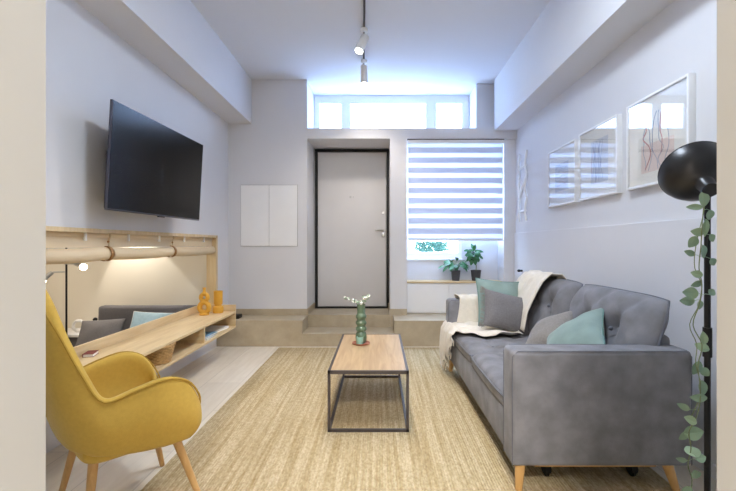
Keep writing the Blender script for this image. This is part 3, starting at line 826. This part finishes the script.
for k,(a,b_) in enumerate(((sy0+.10,mid+.01),(mid+.015,sy1-.17))):
    wY=b_-a; hh=.54
    tf=[(-.45,.12),(.45,.12),(0,-.05)] if k==0 else [(-.4,.15),(.4,.15),(0,-.1)]
    tf=[(-.36,.12),(.36,.12)]
    cr=[(-.36,.12,-.7,.95),(-.36,.12,0,.9),(.36,.12,0,.9),(.36,.12,.7,.95),(-.36,.12,-.8,-.8),(-.36,.12,0,-.8),(.36,.12,0,-.8),(.36,.12,.8,-.8),(-.36,.12,.36,.12)]
    vs,fs,bd=cushion(wY,hh,.27,p=3.2,q=.5,rnd=.09,tufts=tf,td=.045,tr=.085,n=44,back=.6,wr=.03,seed=k*7+2,crease=cr)
    mt=frame_mt((1.385,(a+b_)/2,.668),(0,-1,0),(.32,0,1))
    # front must face -X
    if (mt.to_3x3()@V((0,0,1))).x>0: mt=frame_mt((1.385,(a+b_)/2,.668),(0,1,0),(.32,0,1))
    o=MB().raw(vs,fs,mt).build('back_cushion',M['velvet'],t,smooth=80)
    MB().tube([mt@q_ for q_ in bd],.006,6,closed=True).build('cushion_piping',M['velvetpipe'],o)
    for (u,v) in tf: MB().ball(mt@V((u*wY/2,v*hh/2,.135-.055)),.013,(1,1,1),8).build('button',M['velvetpipe'],o)
def leg(x,y,dx,dy):
    MB().cyl((x,y,.14),(x+dx,y+dy,RZ),.026,.017,seg=20).build('leg',M['beech'],sofa)
leg(sx0+.055,sy0+.045,-.012,-.01); leg(sx0+.055,sy1-.045,-.012,.01); leg(sx1-.10,sy0+.045,.04,-.01); leg(sx1-.10,sy1-.045,.04,.01)
MB().box(sx0+.13,sx1-.14,sy0+.06,sy0+.09,.108,.142,r=.003).build('wooden_rail',M['beech'],t)
MB().box(sx0+.13,sx1-.14,sy1-.09,sy1-.06,.108,.142,r=.003).build('wooden_rail',M['beech'],t)
for x in (.86,1.30):
    c=MB().cyl((x,sy0+.16,.137),(x,sy0+.16,.085),.012).box(x-.022,x+.022,sy0+.14,sy0+.18,.07,.10,r=.006).build('castor',M['rubber'],t)
    MB().cyl((x-.016,sy0+.16,.055),(x+.016,sy0+.16,.055),.030,seg=20).cyl((x-.006,sy0+.16,.04),(x+.006,sy0+.16,.04),.030,seg=20).build('wheel',M['rubber'],c)

# scatter cushions
def rot_in(u0,th):
    r0=V((0,1,0)); u0=V(u0).normalized(); c_,s_=math.cos(math.radians(th)),math.sin(math.radians(th))
    return r0*c_-u0*s_, u0*c_+r0*s_
r_,u_=rot_in((.70,0,.70),54)
pillow('throw_pillow',(1.145,2.44,.625),r_,u_,.41,.41,.19,M['teal'],M['tealpipe'],'pale teal velvet cushion with piped edge, right behind the near armrest',seed=2,pinch=.07,p=2.2,q=.6)
r_,u_=rot_in((.75,0,.66),40)
pillow('throw_pillow',(1.17,2.86,.59),r_,u_,.35,.35,.15,M['taupepil'],None,'light grey cushion half hidden behind the near teal cushion',seed=5,pinch=.07)
pillow('throw_pillow',(1.06,3.46,.640),(.9,.1,-.22),(.42,.5,.75),.40,.33,.15,M['greypil'],None,'dark grey cushion with fringed sides in front of the far teal cushion',seed=8,pinch=.07,fringe=M['taupepil'])
pillow('throw_pillow',(1.055,3.64,.685),(.93,.20,-.10),(.32,.40,.85),.42,.42,.14,M['teal'],M['tealpipe'],'pale teal velvet cushion leaning on the far armrest over the throw',seed=11,pinch=.07)

# throw blanket
b=MB()
def wr(x,y,z,a=.012,f=7): return a*noise.noise(V((x*f*1.6+y*f,y*f*.9-x*2,z*f)))+a*.5*noise.noise(V((x*f*3,y*f*3,z*9)))
def seat(i,j):
    # i: 0 near .. 1 far ; j: 0 hem on front .. 1 inner edge
    if j<.42:
        q_=j/.42
        yy=lerp(3.42,3.955,i)
        hem=lerp(.40,.10,min(1,i*1.35)**.8)+.03*math.sin(i*21)
        z=lerp(hem,.462,q_); x=.60-.012*math.sin(PI*q_)+.022*math.sin(i*26)*(1-q_*.6)
        if q_>.9: x=lerp(x,.615,(q_-.9)*10)
        yy-=.0
    else:
        q_=(j-.42)/.58
        x=lerp(.615,1.14,q_); yn=lerp(3.42-.12*math.sin(min(1,q_*3)*PI/2),3.27,q_)+.03*math.sin(q_*9)
        yy=lerp(yn,3.83-.04*q_,i) if q_>.12 else lerp(lerp(3.42,yn,q_/.12),lerp(3.955,3.80,q_/.12),i)
        z=.482+.012*math.sin(i*16+x*14)+.022*min(1,q_*6)*(.5+noise.noise(V((x*10,yy*9,0))))
    return V((x,yy+wr(x,i,z,.01),z+wr(x,yy,2,.012)))
b.grid(seat,36,48)
def arm(i,j):
    # over the far arm: i across X, j from seat up over arm and down outside
    x=lerp(.70+.05*j,1.12,i); P=[(3.765,.47),(3.768,.60),(3.772,.70),(3.80,.722),(3.87,.726),(3.94,.715),(3.965,.66),(3.965,.50)]
    f=j*7; k=min(6,int(f)); q_=f-k
    y=lerp(P[k][0],P[k+1][0],q_); z=lerp(P[k][1],P[k+1][1],q_)
    return V((x+.02*math.sin(j*7+i*4),y-.008*abs(math.sin(i*15+j*2))*(1 if j<.4 else -1),z+.010*abs(math.sin(i*15+j*3))))
b.grid(arm,30,28)
def backd(i,j):
    # over back cushion at far end
    y=lerp(3.22-.0*j,3.86,i); P=[(1.16,.50),(1.19,.66),(1.255,.80),(1.31,.90),(1.37,.955),(1.45,.955),(1.49,.90),(1.52,.76),(1.53,.55)]
    f=j*8; k=min(7,int(f)); q_=f-k
    x=lerp(P[k][0],P[k+1][0],q_); z=lerp(P[k][1],P[k+1][1],q_)
    y+= .10*(1-j)*(1-i)
    return V((x-.012*abs(math.sin(i*13+j*3)),y,z+.012*math.sin(i*17+j*2)))
b.grid(backd,26,32)
for k in range(26):   # fringe on the front hem
    p=seat(k/26,0); b.tube([p,p+V((random.uniform(-.004,.004),random.uniform(-.006,.006),-.035))],.002,4)
for _v in b.bm.verts: pass
o=b.build('throw_blanket',M['cream'],smooth=80,solid=.006)
tag(o,'crumpled cream throw blanket draped over the far armrest and seat of the sofa','blanket')

# ================================================================== MUSTARD ARMCHAIR
ang=math.atan2(.725,.69)
CO=V((-1.149,1.915,0))
chair=thing('mustard_armchair',CO,'mustard yellow upholstered armchair with splayed beech legs beside the shelf unit','armchair',rz=ang)
# local x = forward, local y = left  (v right = -y)
TR_=[(.195,.240,.455),(.186,.262,.535),(.135,.283,.612),(.05,.297,.642),(-.06,.29,.622),(-.165,.275,.600),(-.222,.265,.70),(-.27,.255,.82),(-.315,.240,.94),(-.34,.20,1.02),(-.35,.12,1.06),(-.352,0,1.07)]
BR_=[(.165,.225,.345),(.15,.235,.336),(.10,.242,.334),(.02,.243,.340),(-.06,.238,.350),(-.13,.228,.362),(-.18,.21,.372),(-.21,.18,.378),(-.23,.14,.382),(-.24,.10,.384),(-.245,.05,.385),(-.246,0,.385)]
def full(P):
    R=[V((u,-v,z)) for u,v,z in P]; Lf=[V((u,v,z)) for u,v,z in P[:-1]][::-1]
    return catmull(R+Lf,4)
T=full(TR_); B=full(BR_); n=len(T); ns=9
def shell(i,j):
    k=min(n-1,int(round(i*(n-1)))); a,b_=B[k],T[k]; p=a.lerp(b_,j)
    c=V((-.02,0,0)); out=V((p.x-c.x,p.y,0)); out=out.normalized() if out.length>1e-6 else V((1,0,0))
    return p+out*.028*math.sin(PI*min(1,j*1.15))*(.4+.6*min(1,abs(p.y)/.2+.5))
sm=MB().grid(shell,n-1,ns)
sh_=sm.build('shell',M['mustard'],chair,local=True,smooth=80,solid=.05,sub=1,soff=0)
pts=[]
for k in range(n):
    p=T[k]; tg=(T[min(n-1,k+1)]-T[max(0,k-1)]).normalized(); row=(shell(k/(n-1),1)-shell(k/(n-1),.8)).normalized()
    nn=tg.cross(row).normalized()
    if nn.dot(V((p.x+.02,p.y,0)))<0: nn=-nn
    pts.append(shell(k/(n-1),1)+nn*.021-row*.004)
MB().tube(pts,.0045,6).build('rim_piping',M['mustardpipe'],sh_,local=True)
# underside and front apron
um=MB()
def under(i,j):
    k=int(round(i*(n-1)/2)); a=B[k]; b_=B[n-1-k]; p=a.lerp(b_,j); return p-V((0,0,.012*math.sin(PI*j)))
um.grid(under,(n-1)//2,8); um.build('underside',M['mustard'],chair,local=True,smooth=80,solid=.02)
vs,fs,bd=cushion(.44,.46,.15,p=6,q=.35,rnd=.08,wr=.004,n=24)
mt=frame_mt((-.01,0,.385),(1,0,0),(0,1,0)); MB().raw(vs,fs,mt).build('seat_cushion',M['mustard'],chair,local=True,smooth=80)
for (tu,tv,fu,fv,tz) in ((.134,-.150,.225,-.25,.340),(.134,.150,.225,.25,.340),(-.165,-.135,-.225,-.25,.372),(-.165,.135,-.225,.25,.372)):
    fz=RZ if (fu>0 and fv<0) else (RZ if False else 0)
    a=V((tu,tv,tz)); b_=V((fu,fv,fz)); 
    # which feet stand on the rug
    wx=CO.x+math.cos(ang)*fu-math.sin(ang)*fv
    if wx>-1.14: b_.z=RZ
    else: b_.z=0
    b_.z+=.003
    d=(b_-a).normalized()
    lg=MB().cyl(a+d*.022,b_,.0195,.012,seg=20).build('leg',M['beech'],chair,local=True)
    MB().cyl(a-d*.02,a+d*.024,.0205,seg=20).build('leg_collar',M['rubber'],lg,local=True)

# ================================================================== FLOOR LAMP
px,py=1.345,1.70
lamp=thing('floor_lamp',(px,py,0),'tall black floor lamp with domed metal shade at the right edge','floor lamp')
MB().lathe([(.13,0),(.132,.012),(.12,.022),(.02,.026),(.014,.04)],(px,py,RZ)).build('base',M['black'],lamp)
MB().cyl((px,py,RZ+.02),(px,py,1.42),.0115,seg=16).build('pole',M['black'],lamp)
MB().cyl((px,py,.74),(px,py,.86),.0165,seg=16).build('pole_joint',M['black'],lamp)
ax=V((.24,.79,.55)).normalized()      # opening direction (away, up, left)
nk=V((px-.022,py-.03,1.432))
mtq=ax.to_track_quat('Z','Y').to_matrix()
pr=[(.001,-.03),(.030,-.03),(.032,.03),(.036,.036),(.055,.045),(.087,.060),(.113,.088),(.128,.122),(.134,.152),(.128,.152),(.122,.124),(.107,.092),(.082,.068),(.05,.053),(.001,.045)]
MB().lathe(pr,nk,40,mtq).build('lamp_shade',M['shade'],lamp)
MB().tube([nk+mtq@V((.132*math.cos(2*PI*k/48),.132*math.sin(2*PI*k/48),.152)) for k in range(48)],.0035,6,closed=True).build('shade_rim',M['black'],lamp)
MB().ball(nk+ax*.085,.026).build('bulb',M['petal'],lamp)
MB().tube([(px,py,1.40),(px,py,1.44),nk+V((0,0,-.005))],.011,10).build('swivel',M['black'],lamp)

# eucalyptus garland
t=thing('eucalyptus_garland',(px-.03,py-.03,1.44),'trailing eucalyptus garland hanging down the black lamp pole','garland')
S=415/(py-.04)
def P(x,y,dy=0): 
    s=415/(py-.04+dy); return V(((x-379)/s, py-.04+dy, H-(y-244.5)/s))
line=[(706,186),(704,205),(702,225),(701,245),(699,268),(702,285),(699,305),(693,325),(702,345),(698,365),(700,385),(700,402),(696,418),(689,432),(691,448),(688,465),(692,480),(690,500),(693,520)]
vine=catmull([P(*p) for p in line],4)
MB().tube(vine,.0022,6).tube([v+V((.012*math.sin(i*.35),.012,.0)) for i,v in enumerate(vine[:50])],.0018,5).build('vine',M['stem'],t)
lv=[(695,207,-1,.05,14,6),(704,199,0,-1,15,11),(710,215,.2,-1,10,8),(698,232,-1,.1,12,8),(693,242,-.5,-1,12,10),(690,253,-1,.4,10,6),(704,252,.4,-1,14,9),(706,228,.15,-1,18,6),(697,274,-1,.3,10,7),(697,284,-.8,-.3,11,6),(691,293,-.9,.1,14,11),(688,301,-1,.05,16,9),(700,305,.1,-1,9,8),(704,338,0,1,12,7),(702,347,-.4,.2,12,8),(697,368,-.5,-1,14,9),(705,372,.5,-.5,10,8),(703,388,0,-1,14,9),(699,398,-.8,0,15,8),(684,407,-1,.5,14,6),(691,420,-.6,.3,12,8),(694,433,.4,.1,17,13),(684,436,-.6,-.5,11,7),(692,451,0,.1,14,13),(682,460,-1,.3,12,5),(701,458,.7,.2,10,8),(712,238,.6,-1,8,8),(713,262,.6,-1,8,7),(712,292,.5,.4,8,7),(696,475,.5,-1,12,9),(687,492,-.6,-1,12,9)]
f=MB()
for (x,y,dx,dz,L,W) in lv:
    d=V((dx,random.uniform(-.25,.25),dz)).normalized(); n_=V((random.uniform(-.3,.3),-1,random.uniform(-.2,.5)))
    Lm,Wm=L/S*1.05,W/S*1.1
    c=P(x,y,random.uniform(-.01,.03)); f.leaf(c-d*Lm*.5,d,n_,Lm,Wm,.12,.15)
    near=min(vine,key=lambda q:(q-(c-d*Lm*.5)).length); f.tube([near,(near+(c-d*Lm*.5))/2+V((0,0,.003)),c-d*Lm*.45],.0011,4)
f.build('leaves',M['euca'],t,smooth=0)

# small black box on the landing
t=thing('small_black_box',(-1.70,5.02,PZ),'small black box lying on the landing behind the end of the shelf unit','box')
MB().box(-1.80,-1.68,4.97,5.10,PZ,PZ+.045,r=.006).build('casing',M['rubber'],t)
MB().cyl((-1.68,5.0,PZ+.02),(-1.672,5.0,PZ+.02),.008,seg=12).build('socket',M['iron'],t)

# room behind the camera: unseen lamp, added to send fill light through the opening
t=thing('rear_fill_lamp',(0,-1.4,CZ),'added round fill lamp, unseen, on the ceiling of the room behind the opening','ceiling lamp')
MB().cyl((0,-1.4,CZ),(0,-1.4,CZ-.05),.25,seg=40).build('lamp_body',M['white'],t)
def area(name,loc,rot,sx,sy,e,col,parent=None,portal=False,shape='RECTANGLE',spread=PI):
    l=bpy.data.lights.new(name,'AREA'); l.shape=shape; l.size=sx; l.size_y=sy; l.energy=e; l.color=col; l.spread=spread
    o=bpy.data.objects.new(name,l); COL.objects.link(o); o.location=loc; o.rotation_euler=rot
    if portal: l.cycles.is_portal=True
    if parent: o.parent=parent; o.location=V(loc)-parent.location
    return o
area('lamp_light',(0,-1.4,CZ-.055),(0,0,0),.5,.5,120,(1,.95,.88),t,shape='DISK')
t=thing('ceiling_fill_lamp',(0,2.0,CZ),'added round fill lamp, unseen, on the ceiling near the room entrance','ceiling lamp')  # invented lamp above the view, adds soft cool fill to the living room
MB().cyl((0.35,2.0,CZ),(0.35,2.0,CZ-.05),.28,seg=40).build('lamp_body',M['white'],t)
area('lamp_light',(0.35,2.0,CZ-.055),(0,0,0),.55,.55,30,(.74,.86,1),t,shape='DISK')
# bedroom ceiling lamp + reading beam
t=thing('bedroom_ceiling_lamp',(-3.6,3.2,2.6),'round white ceiling lamp in the adjoining bedroom','ceiling lamp')
MB().cyl((-3.6,3.2,2.6),(-3.6,3.2,2.55),.2,seg=32).build('lamp_body',M['white'],t)
area('lamp_light',(-3.6,3.2,2.545),(0,0,0),.4,.4,23,(1,.88,.72),t,shape='DISK')
def spotl(loc,aim,e,size,col,blend,parent=None):
    l=bpy.data.lights.new('reading_beam','SPOT'); l.energy=e; l.spot_size=math.radians(size); l.spot_blend=blend; l.color=col; l.shadow_soft_size=.03
    o=bpy.data.objects.new('reading_beam',l); COL.objects.link(o); o.location=loc; o.rotation_euler=V(aim).to_track_quat('-Z','Y').to_euler()
t=thing('bedroom_wall_spotlight',(-2.95,5.0,1.55),'small white wall spotlight above the bed in the adjoining bedroom','wall light')
MB().cyl((-2.95,4.998,1.55),(-2.95,4.97,1.55),.03).cyl((-2.95,4.97,1.55),(-2.95,4.84,1.55),.012).cyl((-2.95,4.82,1.63),(-2.95,4.82,1.52),.035,.04).build('lamp_body',M['white'],t)
spotl((-2.95,4.82,1.50),(.12,.25,-1),22,72,(1,.93,.82),.18)

# ================================================================== DAYLIGHT
wd=bpy.data.worlds.new('sky'); scn.world=wd; wd.use_nodes=True
bg=wd.node_tree.nodes['Background']; bg.inputs[0].default_value=(.55,.73,1,1); bg.inputs[1].default_value=14.5
nt=wd.node_tree; tcw=nt.nodes.new('ShaderNodeTexCoord'); sep=nt.nodes.new('ShaderNodeSeparateXYZ'); rw=nt.nodes.new('ShaderNodeValToRGB')
nt.links.new(tcw.outputs['Generated'],sep.inputs[0]); mr=nt.nodes.new('ShaderNodeMapRange'); mr.inputs['From Min'].default_value=-1; mr.inputs['From Max'].default_value=1
nt.links.new(sep.outputs['Z'],mr.inputs['Value']); nt.links.new(mr.outputs[0],rw.inputs['Fac'])
rw.color_ramp.elements[0].position=.44; rw.color_ramp.elements[0].color=(.40,.54,.80,1)
rw.color_ramp.elements[1].position=.52; rw.color_ramp.elements[1].color=(.52,.71,1,1)
nt.links.new(rw.outputs[0],bg.inputs[0])
area('sky_portal_transom',(.18,5.90,2.96),(-PI/2,0,0),2.2,.6,1,(1,1,1),portal=True)
area('sky_portal_window',(.98,5.78,1.77),(-PI/2,0,0),1.25,1.5,1,(1,1,1),portal=True)

# ================================================================== CAMERA
cam=bpy.data.cameras.new('camera'); co=bpy.data.objects.new('camera',cam); COL.objects.link(co)
co.location=(0,0,H); co.rotation_euler=(PI/2,0,0)
cam.sensor_width=36; cam.lens=415/736*36; cam.clip_start=.02
cam.shift_x=-(379-368)/736; cam.shift_y=-(245.5-244.5)/736
scn.camera=co
scn.view_settings.view_transform='Standard'; scn.view_settings.look='None'
scn.view_settings.exposure=0.72; scn.view_settings.gamma=1
scn.cycles.use_denoising=True
try: scn.cycles.denoiser='OPENIMAGEDENOISE'
except Exception: pass
scn.cycles.max_bounces=10; scn.cycles.diffuse_bounces=6; scn.cycles.transparent_max_bounces=12
scn.cycles.sample_clamp_indirect=8; scn.cycles.caustics_reflective=False; scn.cycles.caustics_refractive=False
